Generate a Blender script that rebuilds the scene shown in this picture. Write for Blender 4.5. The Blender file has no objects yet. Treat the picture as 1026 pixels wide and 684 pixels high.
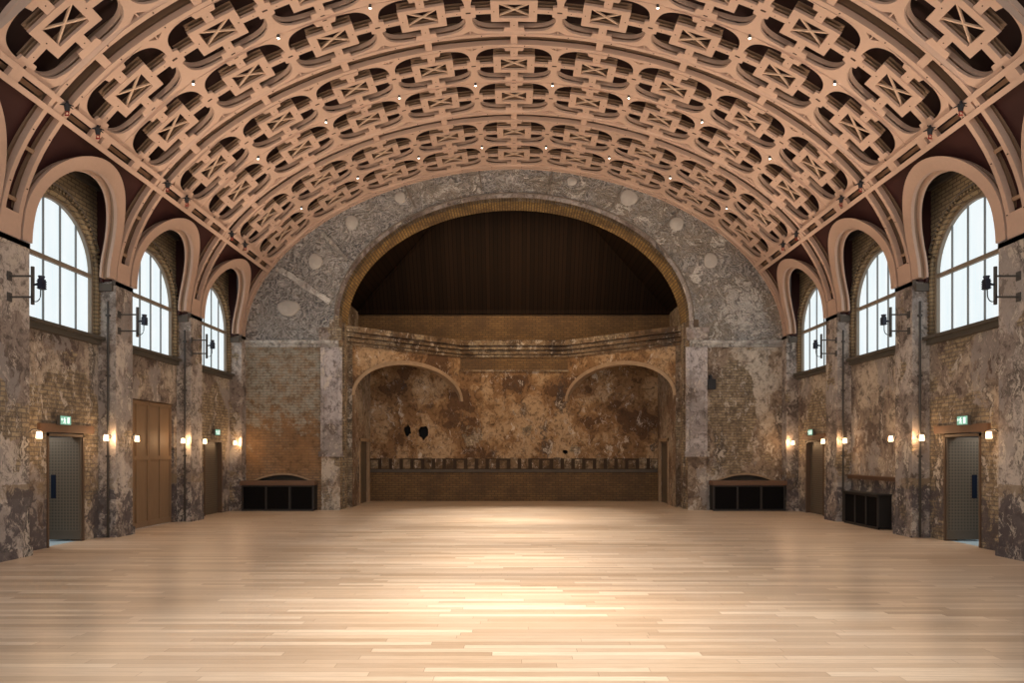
import bpy, math, random
from mathutils import Vector, Matrix
from mathutils.geometry import tessellate_polygon
random.seed(7)
C = bpy.context.scene.collection
PI = math.pi
H = 1.68            # eye height

# ------------------------------------------------------------------ materials
class NT:
    def __init__(s, name):
        s.m = bpy.data.materials.new(name); s.m.use_nodes = True
        s.t = s.m.node_tree; s.n = s.t.nodes; s.l = s.t.links
        s.b = s.n['Principled BSDF']; s._pos = None
    def new(s, k, **kw):
        x = s.n.new(k)
        for a, v in kw.items(): setattr(x, a, v)
        return x
    def set(s, sock, v):
        if isinstance(v, bpy.types.NodeSocket): s.l.new(v, sock)
        elif v is not None: sock.default_value = v
    def pos(s):
        if s._pos is None: s._pos = s.new('ShaderNodeNewGeometry').outputs['Position']
        return s._pos
    def xyz(s):
        x = s.new('ShaderNodeSeparateXYZ'); s.set(x.inputs[0], s.pos()); return x.outputs
    def comb(s, a, b, c=0.0):
        x = s.new('ShaderNodeCombineXYZ')
        for i, v in enumerate((a, b, c)): s.set(x.inputs[i], v)
        return x.outputs[0]
    def math(s, op, a, b=None, clamp=False):
        x = s.new('ShaderNodeMath', operation=op); x.use_clamp = clamp
        s.set(x.inputs[0], a)
        if b is not None: s.set(x.inputs[1], b)
        return x.outputs[0]
    def vmath(s, op, a, b):
        x = s.new('ShaderNodeVectorMath', operation=op); s.set(x.inputs[0], a); s.set(x.inputs[1], b); return x.outputs[0]
    def noise(s, vec, scale, detail=6, rough=.55, dist=0, out=0):
        x = s.new('ShaderNodeTexNoise'); s.set(x.inputs['Vector'], vec)
        x.inputs['Scale'].default_value = scale; x.inputs['Detail'].default_value = detail
        x.inputs['Roughness'].default_value = rough; x.inputs['Distortion'].default_value = dist
        return x.outputs[out]
    def voro(s, vec, scale, feature='F1', out=0):
        x = s.new('ShaderNodeTexVoronoi', feature=feature); s.set(x.inputs['Vector'], vec)
        x.inputs['Scale'].default_value = scale; return x.outputs[out]
    def ramp(s, fac, stops, interp='LINEAR'):
        x = s.new('ShaderNodeValToRGB'); s.set(x.inputs[0], fac); r = x.color_ramp; r.interpolation = interp
        while len(r.elements) < len(stops): r.elements.new(.5)
        for e, (p, c) in zip(r.elements, stops):
            e.position = p; e.color = (c, c, c, 1) if isinstance(c, (int, float)) else (*c, 1)
        return x.outputs[0]
    def mix(s, fac, a, b, blend='MIX'):
        x = s.new('ShaderNodeMix', data_type='RGBA', blend_type=blend); s.set(x.inputs[0], fac)
        for i, v in ((6, a), (7, b)):
            if isinstance(v, tuple) and len(v) == 3: v = (*v, 1)
            s.set(x.inputs[i], v)
        return x.outputs[2]
    def brick(s, vec, bw, bh, mortar, c1, c2, cm, offset=.5, freq=2, bias=0, out=0, smooth=.1):
        x = s.new('ShaderNodeTexBrick'); s.set(x.inputs['Vector'], vec); x.offset = offset; x.offset_frequency = freq
        for k, v in (('Color1', c1), ('Color2', c2), ('Mortar', cm)):
            if isinstance(v, tuple) and len(v) == 3: v = (*v, 1)
            s.set(x.inputs[k], v)
        x.inputs['Scale'].default_value = 1; x.inputs['Mortar Size'].default_value = mortar
        x.inputs['Mortar Smooth'].default_value = smooth; x.inputs['Bias'].default_value = bias
        x.inputs['Brick Width'].default_value = bw; x.inputs['Row Height'].default_value = bh
        return x.outputs
    def bump(s, h, strength=.3, dist=.02):
        x = s.new('ShaderNodeBump'); s.set(x.inputs['Height'], h)
        x.inputs['Strength'].default_value = strength; x.inputs['Distance'].default_value = dist
        s.l.new(x.outputs[0], s.b.inputs['Normal'])
    def out(s, col, rough=.8, metal=0, spec=None):
        if isinstance(col, tuple) and len(col) == 3: col = (*col, 1)
        s.set(s.b.inputs['Base Color'], col); s.set(s.b.inputs['Roughness'], rough); s.b.inputs['Metallic'].default_value = metal
        if spec is not None: s.b.inputs['Specular IOR Level'].default_value = spec
        return s.m

def plain(name, col, rough=.6, metal=0, var=.12, scale=6):
    t = NT(name); n = t.noise(t.pos(), scale, 5)
    d = tuple(c*(1-var) for c in col); e = tuple(min(1, c*(1+var)) for c in col)
    return t.out(t.mix(n, d, e), rough, metal)

def emit(name, col, strength):
    t = NT(name); t.out(col, .5); t.b.inputs['Emission Color'].default_value = (*col, 1)
    t.b.inputs['Emission Strength'].default_value = strength; return t.m

def timber(name, col, var=.1):
    t = NT(name)
    n = t.noise(t.vmath('MULTIPLY', t.pos(), (1.5, 9, 9)), 2.2, 6, .6)
    f = t.noise(t.pos(), .7, 3)
    c = t.mix(n, tuple(c*(1-var) for c in col), tuple(c*(1+var*.6) for c in col))
    c = t.mix(t.math('MULTIPLY', f, .35), c, tuple(c*.72 for c in col))
    return t.out(c, .62)

def uv(t, axis):
    o = t.xyz()
    return t.comb(o[1] if axis == 'x' else o[0], o[2], 0.0), o[1] if axis == 'x' else o[0], o[2]

def brickwork(name, axis, c1, c2, cm, stain=(.07, .045, .03), paint=None, paint_lo=.55, stain_amt=.6, zpaint=None, warm=None):
    t = NT(name); vec, u, z = uv(t, axis)
    wob = t.vmath('ADD', vec, t.vmath('MULTIPLY', t.noise(vec, 3, 3, out=1), (.02, .012, 0)))
    n1 = t.noise(t.pos(), 1.1, 8, .65); n2 = t.noise(t.pos(), 5, 8, .7)
    b = t.brick(wob, .225, .078, .011, c1, c2, cm, bias=-.1)
    col = t.mix(t.ramp(n2, [(.35, 0), (.75, .7)]), b[0], t.mix(.5, b[0], cm))
    if warm: col = t.mix(t.ramp(t.noise(t.pos(), .9, 4), [(.4, 0), (.6, .8)]), col, t.mix(.6, col, warm))  # orange tint: glow of the wall lamps put into the brick colour
    col = t.mix(t.ramp(n1, [(.42, 0), (.62, stain_amt)]), col, stain)
    if paint:
        m = t.ramp(t.noise(t.pos(), 1.7, 12, .72, .3), [(paint_lo, 0), (paint_lo+.03, 1)])
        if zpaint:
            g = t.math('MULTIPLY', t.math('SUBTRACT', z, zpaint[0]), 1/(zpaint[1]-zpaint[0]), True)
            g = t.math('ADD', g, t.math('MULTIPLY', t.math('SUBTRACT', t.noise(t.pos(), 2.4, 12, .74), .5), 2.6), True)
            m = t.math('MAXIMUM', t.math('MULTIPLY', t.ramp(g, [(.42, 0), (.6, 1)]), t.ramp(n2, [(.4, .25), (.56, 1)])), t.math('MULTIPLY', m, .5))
        pc = t.mix(n2, paint, tuple(c*.6 for c in paint))
        pc = t.mix(t.math('MULTIPLY', b[1], .55), pc, tuple(c*.35 for c in paint))
        col = t.mix(t.math('MULTIPLY', m, .74), col, pc)
        col = t.mix(t.ramp(t.noise(t.pos(), 6, 12, .8), [(.40, .75), (.50, 0)]), col, stain)
    t.bump(t.math('ADD', b[1], t.math('MULTIPLY', n2, -1.2)), .6, -.012)
    return t.out(col, .9)

def plaster(name, axis, seed, tones, brick_at=(), dado=True, band=.75, brick_lo=.62, white_lo=.575, grey_lo=.535, dark_lo=.565):
    """worn plaster: tones peeled over one another, paint flakes, open brick"""
    t = NT(name); vec, u, z = uv(t, axis)
    p = t.vmath('ADD', t.pos(), (seed*3.1, seed*7.7, seed*1.9))
    q = t.vmath('ADD', p, t.vmath('MULTIPLY', t.vmath('SUBTRACT', t.noise(p, 2.2, 4, out=1), (.5, .5, .5)), (.5, .5, .5)))
    col = t.ramp(t.noise(q, .8, 10, .6), [(.30, tones[0]), (.42, tones[0]), (.44, tones[1]), (.50, tones[1]), (.515, tones[2]), (.58, tones[3]), (.62, tones[3])])
    fine = t.noise(q, 7, 10, .75)
    col = t.mix(t.ramp(fine, [(.38, .8), (.52, 0)]), col, tuple(c*.45 for c in tones[0]))
    # lilac grey distemper
    g = t.ramp(t.noise(t.vmath('MULTIPLY', q, (1, 1, .55)), 1.1, 12, .66), [(grey_lo, 0), (grey_lo+.02, 1)])
    col = t.mix(t.math('MULTIPLY', g, .75), col, t.mix(fine, (.46, .415, .39), (.20, .18, .17)))
    # brick laid open
    wob = t.vmath('ADD', vec, t.vmath('MULTIPLY', t.noise(vec, 3, 3, out=1), (.02, .012, 0)))
    b = t.brick(wob, .225, .078, .011, (.43, .345, .225), (.30, .23, .145), (.19, .16, .13))
    m = t.ramp(t.noise(q, .65, 9, .62), [(brick_lo, 0), (brick_lo+.015, 1)])
    for (cu, cz, ru, rz) in brick_at:
        du = t.math('POWER', t.math('DIVIDE', t.math('SUBTRACT', u, cu), ru), 2.0)
        dz = t.math('POWER', t.math('DIVIDE', t.math('SUBTRACT', z, cz), rz), 2.0)
        d = t.math('ADD', t.math('ADD', du, dz), t.math('MULTIPLY', t.math('SUBTRACT', t.noise(q, 1.7, 8, .65), .5), 1.7))
        m = t.math('MAXIMUM', m, t.ramp(d, [(.92, 1), (1.0, 0)]))
    bc = t.mix(t.ramp(fine, [(.42, .75), (.55, 0)]), b[0], (.09, .065, .045))
    col = t.mix(m, col, bc)
    if dado:
        ma = t.math('LESS_THAN', t.math('ABSOLUTE', t.math('SUBTRACT', t.math('ADD', z, t.math('MULTIPLY', fine, .10)), 1.12)), .11)
        col = t.mix(t.math('MULTIPLY', ma, t.math('MULTIPLY', t.ramp(t.noise(q, 1.3, 8, .7), [(.42, 0), (.5, 1)]), band)), col, t.mix(fine, (.30, .22, .13), (.20, .15, .10)))
        md = t.ramp(t.math('ADD', z, t.math('MULTIPLY', t.math('SUBTRACT', t.noise(q, 1.6, 8, .7), .5), 1.6)), [(.96, 1), (1.0, 0)])
        dk = t.ramp(t.noise(q, 1.9, 10, .7), [(.47, 0), (.50, 1)])
        col = t.mix(t.math('MULTIPLY', t.math('MULTIPLY', md, dk), .85), col, t.mix(fine, (.045, .038, .04), (.12, .10, .11)))
    # dark stains & white flakes, stretched down the wall
    v = t.vmath('MULTIPLY', q, (1, 1, .4))
    col = t.mix(t.math('MULTIPLY', t.ramp(t.noise(v, 1.6, 10, .7), [(dark_lo, 0), (dark_lo+.04, 1)]), .75), col, (.05, .042, .04))
    w = t.ramp(t.noise(v, 3.2, 14, .78), [(white_lo, 0), (white_lo+.02, 1)])
    col = t.mix(t.math('MULTIPLY', w, .7), col, (.70, .63, .54))
    fk = t.ramp(t.noise(t.vmath('MULTIPLY', q, (1, 1, .6)), 6.5, 12, .8), [(.565, 0), (.58, 1)])
    col = t.mix(t.math('MULTIPLY', t.math('MULTIPLY', fk, .6), t.ramp(t.noise(p, .9, 3), [(.42, 0), (.55, 1)])), col, (.62, .54, .46))
    dk2 = t.ramp(t.noise(v, 5.5, 12, .78), [(.575, 0), (.59, 1)])
    col = t.mix(t.math('MULTIPLY', dk2, .55), col, (.075, .055, .045))
    t.bump(t.math('ADD', t.math('MULTIPLY', t.math('MULTIPLY', m, b[1]), -.8), t.math('ADD', t.math('MULTIPLY', fine, .8), t.math('MULTIPLY', w, .4))), .55, .015)
    return t.out(col, .88)

TONES = [(.13, .095, .08), (.27, .215, .175), (.40, .325, .255), (.54, .46, .365)]
M = {}
M['timber'] = timber('pale_plywood', (.62, .435, .335))
M['timber_deep'] = timber('plywood_upper_layers', (.36, .235, .15))
M['xbrace'] = timber('light_brace_wood', (.72, .52, .38))
def boards(name, col, axis_vec, w):
    t = NT(name); v = t.vmath('MULTIPLY', t.pos(), axis_vec)
    b = t.brick(v, 30, w, .006, col, tuple(c*.6 for c in col), tuple(c*.2 for c in col), offset=0)
    return t.out(t.mix(t.noise(t.pos(), 2, 5), b[0], tuple(c*.7 for c in col)), .55)
M['redboard'] = plain('dark_red_paint', (.022, .006, .006), .6, 0, .3, 1.5)
M['redpanel'] = plain('oxblood_board', (.042, .009, .008), .6, 0, .3, 1.5)
M['iron'] = plain('black_iron', (.015, .016, .02), .5)
M['bolt'] = plain('dark_bolt', (.06, .03, .02), .5)
M['navy'] = plain('dark_blue_housing', (.016, .022, .045), .45)
M['red'] = plain('red_shackle', (.30, .025, .018), .5)
M['bracket'] = plain('weathered_steel', (.07, .065, .06), .6)
M['lampshade'] = emit('warm_lamp_glass', (1.0, .72, .45), 3.2)
M['bulb'] = emit('downlight_glow', (1.0, .85, .68), 12)
M['oldwood'] = timber('old_red_brown_wood', (.17, .095, .058), .3)
M['blackbox'] = plain('black_cabinet', (.008, .007, .007), .7)
M['blackbox2'] = plain('black_cabinet_frame', (.028, .025, .024), .5)
M['grille'] = NT('black_mesh_grille')
t = M['grille']; v = t.pos()
k = t.noise(v, 60, 2)
M['grille'] = t.out(t.mix(k, (.003, .003, .004), (.009, .008, .008)), .85, 0, .1)
M['winframe'] = plain('olive_window_frame', (.26, .215, .165), .6)
M['sill'] = plain('dark_olive_sill', (.085, .075, .06), .6)
t = NT('frosted_pane')
o = t.xyz(); st = t.math('SINE', t.math('MULTIPLY', o[1], 95.0)); st = t.math('MULTIPLY', st, .5)
nn = t.noise(t.vmath('MULTIPLY', t.pos(), (1, 3.0, .35)), 1.4, 3)
c = t.mix(t.math('ADD', t.math('MULTIPLY', st, .25), nn), (.70, .86, .92), (.97, 1.0, 1.0))
t.out((.15, .16, .17), .3); t.l.new(c, t.b.inputs['Emission Color']); t.b.inputs['Emission Strength'].default_value = .97
M['pane'] = t.m
M['brick_x'] = brickwork('stock_brick_side', 'x', (.44, .34, .20), (.33, .245, .135), (.15, .115, .08), stain_amt=.45)
M['cornice'] = plain('sooty_cornice', (.10, .085, .07), .8, 0, .35, 4)
M['plug'] = plain('sooty_stone', (.20, .17, .14), .85, 0, .4, 5)
for sd in (1, 2):
    M['side%d' % sd] = plaster('worn_plaster_side_%d' % sd, 'x', sd, TONES, brick_at=[(12.6, 2.2, 1.15, 1.1), (18.8, 2.3, 1.1, 1.3)] if sd == 1 else [(13.0, 1.2, 1.5, 1.7), (18.7, 2.0, .9, 1.4)], brick_lo=.60, band=.85 if sd == 1 else .3)
M['pil'] = plaster('worn_plaster_pilaster', 'x', 5, [(.14, .11, .095), (.28, .23, .20), (.42, .36, .32), (.55, .49, .44)], grey_lo=.53, brick_lo=.585, white_lo=.55, dark_lo=.54)
M['pil_y'] = plaster('worn_plaster_pier', 'y', 9, [(.16, .12, .10), (.27, .22, .19), (.36, .30, .27), (.42, .38, .36)], dado=False, grey_lo=.56, brick_lo=.62)
# proscenium face, left and right and the ornate band above
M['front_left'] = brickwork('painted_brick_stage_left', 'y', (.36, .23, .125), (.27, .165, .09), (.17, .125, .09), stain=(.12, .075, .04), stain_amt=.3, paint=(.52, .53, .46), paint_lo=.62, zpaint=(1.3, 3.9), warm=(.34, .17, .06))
M['front_right'] = plaster('peeling_plaster_stage_right', 'y', 3, [(.17, .12, .085), (.30, .23, .17), (.44, .36, .28), (.56, .50, .42)], brick_at=[(6.5, 2.7, .7, 1.7)], dado=False, grey_lo=.55, white_lo=.55, brick_lo=.58)
def ornate(name):
    t = NT(name); p = t.pos(); o = t.xyz(); v = t.comb(o[0], o[2], 0.0)
    wv = t.vmath('ADD', v, t.vmath('MULTIPLY', t.vmath('SUBTRACT', t.noise(v, 1.4, 3, out=1), (.5, .5, .5)), (1.1, 1.1, 0)))
    wv2 = t.vmath('ADD', wv, t.vmath('MULTIPLY', t.vmath('SUBTRACT', t.noise(v, 6, 2, out=1), (.5, .5, .5)), (.25, .25, 0)))
    cr = t.voro(wv2, 7, 'DISTANCE_TO_EDGE')
    scroll = t.new('ShaderNodeTexWave', wave_type='RINGS', rings_direction='SPHERICAL')
    t.set(scroll.inputs['Vector'], wv2); scroll.inputs['Scale'].default_value = 3.2; scroll.inputs['Distortion'].default_value = 9; scroll.inputs['Detail'].default_value = 2; scroll.inputs['Detail Scale'].default_value = 1.6
    rel = t.math('ADD', t.ramp(cr, [(.02, 1), (.16, 0)]), t.math('MULTIPLY', scroll.outputs[1], .8))
    base = t.mix(t.ramp(t.noise(p, .8, 6), [(.4, 0), (.6, 1)]), (.12, .12, .122), (.22, .205, .18))
    col = t.mix(t.math('MULTIPLY', rel, .65, True), base, (.52, .50, .48))
    right = t.ramp(t.math('MULTIPLY', t.math('ADD', o[0], 4.5), .18, True), [(0, 0), (.5, 1)])
    big = t.ramp(t.noise(wv, 1.2, 10, .68), [(.44, 0), (.56, 1)])
    pl = t.mix(t.noise(p, 3, 10, .7), (.13, .11, .08), (.48, .41, .33))
    col = t.mix(t.math('MULTIPLY', right, t.math('MULTIPLY', big, .8)), col, pl)
    fl = t.ramp(t.noise(wv2, 2.4, 12, .75), [(.555, 0), (.57, 1)])
    dd = t.math('ADD', t.math('POWER', t.math('SUBTRACT', o[0], 6.75), 2.0), t.math('POWER', t.math('SUBTRACT', o[2], 6.0), 2.0))
    fl2 = t.ramp(t.math('SUBTRACT', t.noise(wv2, 5, 12, .8), t.math('MULTIPLY', dd, .14)), [(.45, 0), (.47, 1)])
    col = t.mix(t.math('MULTIPLY', t.math('MAXIMUM', t.math('MULTIPLY', fl, right), fl2), .9), col, (.72, .69, .64))
    t.bump(t.math('ADD', rel, t.math('MULTIPLY', t.noise(p, 9, 6), .4)), .8, .035)
    return t.out(col, .85)
M['ornate'] = ornate('carved_plaster_band')
M['medal'] = plain('bare_plaster_medallion', (.50, .47, .43), .85, 0, .25, 5)
M['string'] = plaster('string_course', 'y', 12, [(.30, .28, .26), (.45, .44, .41), (.56, .55, .52), (.66, .65, .62)], dado=False, brick_lo=.9, white_lo=.56)
M['lilac'] = plaster('lilac_plaster', 'y', 14, [(.20, .16, .14), (.36, .32, .31), (.46, .42, .42), (.56, .52, .52)], dado=False, brick_lo=.66, grey_lo=.56, white_lo=.555, dark_lo=.56)
M['ring'] = brickwork('ring_brick', 'y', (.33, .22, .085), (.22, .14, .05), (.14, .10, .05), stain_amt=.5)
M['jamb'] = plaster('jamb_plaster', 'x', 21, [(.13, .09, .06), (.22, .16, .11), (.30, .23, .16), (.38, .31, .23)], dado=False, brick_lo=.5, grey_lo=.66)
AP = [(.12, .064, .032), (.25, .145, .07), (.34, .21, .105), (.47, .33, .20)]
def soffit():
    t = NT('soffit_brick'); o = t.xyz()
    an = t.math('MULTIPLY', t.math('ARCTAN2', t.math('SUBTRACT', o[2], AS-1.2), o[0]), 4.6)
    b = t.brick(t.comb(o[1], an, 0.0), .225, .078, .013, (.42, .28, .10), (.28, .175, .06), (.12, .085, .05), bias=-.1)
    n = t.noise(t.pos(), 2, 8, .7)
    c = t.mix(t.ramp(n, [(.45, 0), (.6, .7)]), b[0], (.11, .07, .04))
    t.bump(t.math('ADD', b[1], n), .6, -.012); return t.out(c, .9)
AS = 5.64
M['soffit'] = soffit()
M['apse'] = plaster('brown_flaking_plaster', 'y', 31, AP, dado=False, brick_lo=.68, grey_lo=.75, white_lo=.585, dark_lo=.60)
M['apse_x'] = plaster('brown_flaking_plaster_side', 'x', 33, [(.16, .10, .065), (.26, .18, .12), (.32, .24, .17), (.38, .31, .23)], dado=False, brick_lo=.6, grey_lo=.7)
M['apse_brick'] = brickwork('brown_apse_brick', 'y', (.24, .145, .062), (.17, .10, .042), (.10, .068, .04), stain_amt=.6)
M['apse_mould'] = plaster('stripped_cornice', 'y', 35, [(.08, .048, .026), (.14, .09, .05), (.19, .125, .07), (.26, .19, .12)], dado=False, brick_lo=.55, grey_lo=.8)
M['arch_rim'] = plain('chipped_arch_plaster', (.36, .26, .17), .85, 0, .4, 6)
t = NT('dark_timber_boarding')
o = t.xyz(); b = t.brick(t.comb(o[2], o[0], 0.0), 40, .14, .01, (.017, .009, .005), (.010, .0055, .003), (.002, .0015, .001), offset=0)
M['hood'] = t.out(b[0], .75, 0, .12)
# floor: long narrow oak boards running across the hall
t = NT('oak_strip_floor'); o = t.xyz(); vec = t.comb(o[0], o[1], 0.0)
ry = t.math('DIVIDE', o[1], .105); row = t.math('FLOOR', ry)
wn_ = t.new('ShaderNodeTexWhiteNoise', noise_dimensions='1D'); t.set(wn_.inputs['W'], row)
px_ = t.math('DIVIDE', t.math('ADD', o[0], t.math('MULTIPLY', wn_.outputs[0], 7.3)), 1.75); pid = t.math('FLOOR', px_)
wn2 = t.new('ShaderNodeTexWhiteNoise', noise_dimensions='2D'); t.set(wn2.inputs['Vector'], t.comb(row, pid, 0.0))
jy = t.math('SUBTRACT', .5, t.math('ABSOLUTE', t.math('SUBTRACT', t.math('FRACT', ry), .5)))
jx = t.math('MULTIPLY', t.math('SUBTRACT', .5, t.math('ABSOLUTE', t.math('SUBTRACT', t.math('FRACT', px_), .5))), 16)
gap = t.ramp(t.math('MINIMUM', jy, jx), [(.012, 1), (.035, 0)])
c = t.ramp(wn2.outputs[0], [(0, (.44, .315, .215)), (.3, (.53, .39, .275)), (.6, (.59, .445, .32)), (.85, (.66, .515, .385)), (1, (.74, .60, .46))])
g = t.noise(t.vmath('ADD', t.vmath('MULTIPLY', t.pos(), (1.1, 26, 1)), t.comb(t.math('MULTIPLY', wn2.outputs[0], 40), 0.0, 0.0)), 2.6, 8, .65)
c = t.mix(t.math('MULTIPLY', t.ramp(g, [(.35, 1), (.6, 0)]), .4), c, (.31, .195, .115))
c = t.mix(t.math('MULTIPLY', t.ramp(t.noise(t.pos(), .5, 5), [(.45, 0), (.6, 1)]), .3), c, (.50, .40, .32))
c = t.mix(t.math('MULTIPLY', gap, .55), c, (.16, .09, .05))
t.bump(t.math('ADD', gap, t.math('MULTIPLY', g, -.2)), .12, -.003)
M['floor'] = t.out(c, t.math('ADD', .26, t.math('MULTIPLY', g, .14)), 0, .5)
M['corridor'] = plain('grey_corridor', (.40, .53, .62), .6)
M['corridor_wall'] = plain('dim_corridor_wall', (.08, .085, .085), .8)
# doors
t = NT('perforated_door'); o = t.xyz()
def grid(t, a, n):
    f = t.math('FRACT', t.math('MULTIPLY', a, n)); return t.math('ABSOLUTE', t.math('SUBTRACT', f, .5))
uu = t.math('ADD', o[0], o[1])
d = t.math('MINIMUM', grid(t, uu, 17.0), grid(t, o[2], 17.0))
c = t.mix(t.ramp(d, [(.12, 0), (.2, 1)]), (.15, .125, .095), (.085, .07, .052))
M['leaf'] = t.out(c, .5)
M['leaf_edge'] = plain('grey_brown_door_frame', (.12, .095, .07), .5)
M['glass'] = plain('blue_vision_glass', (.012, .018, .035), .15)
t = NT('brown_timber_door'); n = t.noise(t.vmath('MULTIPLY', t.pos(), (6, 6, .7)), 4, 6)
M['bigdoor'] = t.out(t.mix(n, (.20, .13, .075), (.27, .18, .108)), .55)
M['doorframe'] = plain('brown_door_frame', (.11, .07, .045), .6)
M['mull'] = plain('grey_mullion', (.22, .23, .23), .5)
M['slot'] = plain('dark_brown_slot', (.05, .032, .02), .9, 0, .4, 5)
M['signgreen'] = emit('green_sign_face', (.22, .50, .40), .55)
M['signwhite'] = emit('white_pictogram', (.85, 1, .95), .9)
M['white'] = plain('pale_trim', (.45, .38, .30), .7)

# ------------------------------------------------------------------ mesh helpers
def link(name, me, mat, parent=None):
    me.materials.clear(); me.materials.append(mat)
    o = bpy.data.objects.new(name, me); C.objects.link(o)
    if parent: o.parent = parent
    return o
class MB:
    def __init__(s): s.v = []; s.f = []
    def add(s, v, f):
        k = len(s.v); s.v += [tuple(p) for p in v]; s.f += [tuple(i+k for i in q) for q in f]; return s
    def box(s, x0, x1, y0, y1, z0, z1):
        v = [(x, y, z) for x in (x0, x1) for y in (y0, y1) for z in (z0, z1)]
        return s.add(v, [(0, 1, 3, 2), (4, 6, 7, 5), (0, 4, 5, 1), (2, 3, 7, 6), (0, 2, 6, 4), (1, 5, 7, 3)])
    def bbox(s, x0, x1, y0, y1, z0, z1, b=.01):
        """box with chamfered vertical outline (seen along y)"""
        X0, X1, Y0, Y1, Z0, Z1 = min(x0, x1), max(x0, x1), min(y0, y1), max(y0, y1), min(z0, z1), max(z0, z1)
        pr = [(X0+b, Z0), (X1-b, Z0), (X1, Z0+b), (X1, Z1-b), (X1-b, Z1), (X0+b, Z1), (X0, Z1-b), (X0, Z0+b)]
        return s.prism(pr, [], lambda u, v, w: (u, w, v), Y0, Y1)
    def prism(s, outer, holes, f, w0, w1):
        loops = [outer]+list(holes)
        flat = [p for l in loops for p in l]; n = len(flat)
        tris = tessellate_polygon([[Vector((p[0], p[1], 0)) for p in l] for l in loops])
        v = [f(p[0], p[1], w0) for p in flat]+[f(p[0], p[1], w1) for p in flat]
        fs = [tuple(q) for q in tris]+[tuple(i+n for i in reversed(q)) for q in tris]
        k = 0
        for l in loops:
            m = len(l)
            for i in range(m):
                a, b = k+i, k+(i+1) % m; fs.append((a, b, b+n, a+n))
            k += m
        return s.add(v, fs)
    def tube(s, pts, r, n=8, closed=False):
        pts = [Vector(p) for p in pts]; m = len(pts); v = []; fs = []
        for i, p in enumerate(pts):
            a = pts[i-1] if (i > 0 or closed) else p; b = pts[(i+1) % m] if (i < m-1 or closed) else p
            d = (b-a).normalized(); up = Vector((0, 0, 1)) if abs(d.z) < .95 else Vector((1, 0, 0))
            e = d.cross(up).normalized(); g = e.cross(d); rr = r[i] if isinstance(r, (list, tuple)) else r
            for j in range(n):
                an = 2*PI*j/n; v.append(p+e*math.cos(an)*rr+g*math.sin(an)*rr)
        for i in range(m if closed else m-1):
            for j in range(n):
                q = (i+1) % m; fs.append((i*n+j, i*n+(j+1) % n, q*n+(j+1) % n, q*n+j))
        if not closed: fs += [tuple(range(n)), tuple((m-1)*n+j for j in reversed(range(n)))]
        return s.add(v, fs)
    def ball(s, c, r, sx=1, sy=1, sz=1, n=10):
        v = []; fs = []
        for i in range(n+1):
            th = PI*i/n
            for j in range(2*n):
                ph = PI*j/n; v.append((c[0]+r*sx*math.sin(th)*math.cos(ph), c[1]+r*sy*math.sin(th)*math.sin(ph), c[2]+r*sz*math.cos(th)))
        for i in range(n):
            for j in range(2*n):
                k = (j+1) % (2*n); fs.append((i*2*n+j, i*2*n+k, (i+1)*2*n+k, (i+1)*2*n+j))
        return s.add(v, fs)
    def mesh(s, name='m', smooth=False):
        me = bpy.data.meshes.new(name); me.from_pydata(s.v, [], s.f); me.validate()
        import bmesh
        bm = bmesh.new(); bm.from_mesh(me); bmesh.ops.recalc_face_normals(bm, faces=bm.faces); bm.to_mesh(me); bm.free()
        if smooth:
            for p in me.polygons: p.use_smooth = True
        return me
    def obj(s, name, mat, parent=None, smooth=False): return link(name, s.mesh(name, smooth), mat, parent)
def empty(name, loc=(0, 0, 0)):
    o = bpy.data.objects.new(name, None); C.objects.link(o); o.location = loc; o.empty_display_size = .1; return o
def tag(o, label=None, cat=None, group=None, kind=None):
    for k, v in (('label', label), ('category', cat), ('group', group), ('kind', kind)):
        if v: o[k] = v
    return o
def struct(o): o['kind'] = 'structure'; return o
trim_n = [0]
def trim(mb, mat, parent=None, smooth=False):
    trim_n[0] += 1
    return struct(mb.obj('trim_%d' % trim_n[0], mat, parent, smooth))
def rel(o, parent):
    """parent o (built in world space) to an Empty that is not at the origin"""
    o.parent = parent; o.matrix_parent_inverse = Matrix.Translation(parent.location).inverted(); return o
def arc(cx, cz, a, b, t0, t1, n=24): return [(cx+a*math.cos(t0+(t1-t0)*i/n), cz+b*math.sin(t0+(t1-t0)*i/n)) for i in range(n+1)]

# ------------------------------------------------------------------ the hall's measures
RIBS = [10.8, 13.93, 17.1]; YW = 20.25            # rib centres, stage wall
MIDS = [12.38, 15.52, 18.68]
NEAR = 6.5                                         # where the modelled hall begins
XP, XB = 7.95, 8.3                                 # pilaster face, bay wall face

# vault curve -----------------------------------------------------
VA, VB, VC, VN = 8.0, 5.0, 3.45+H, 1.9
_tab = []
def _mk():
    N = 3000; s = 0; px, pz = 0, VC+VB
    for i in range(N+1):
        th = PI/2*i/N
        x = VA*(math.sin(th))**(2/VN); z = VC+VB*(max(0, math.cos(th)))**(2/VN)
        s += math.hypot(x-px, z-pz); px, pz = x, z; _tab.append((s, x, z))
_mk(); S_END = _tab[-1][0]
import bisect
_S = [t_[0] for t_ in _tab]
def vp(s):
    a = abs(s); sg = 1 if s >= 0 else -1
    if a >= S_END: return sg*VA, VC-(a-S_END), sg, 0
    i = min(max(bisect.bisect(_S, a), 12), len(_tab)-13)
    j0, j1 = max(0, i-12), min(len(_tab)-1, i+12)
    k = min(max(bisect.bisect(_S, a), 1), len(_tab)-1)
    f = (a-_S[k-1])/max(1e-9, _S[k]-_S[k-1])
    x = _tab[k-1][1]*(1-f)+_tab[k][1]*f; z = _tab[k-1][2]*(1-f)+_tab[k][2]*f
    dx, dz = _tab[j1][1]-_tab[j0][1], _tab[j1][2]-_tab[j0][2]
    if i < 60: dx, dz = 1, -a*.08
    L = math.hypot(dx, dz); nx, nz = -dz/L, dx/L
    return sg*x, z, sg*nx, nz
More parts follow.
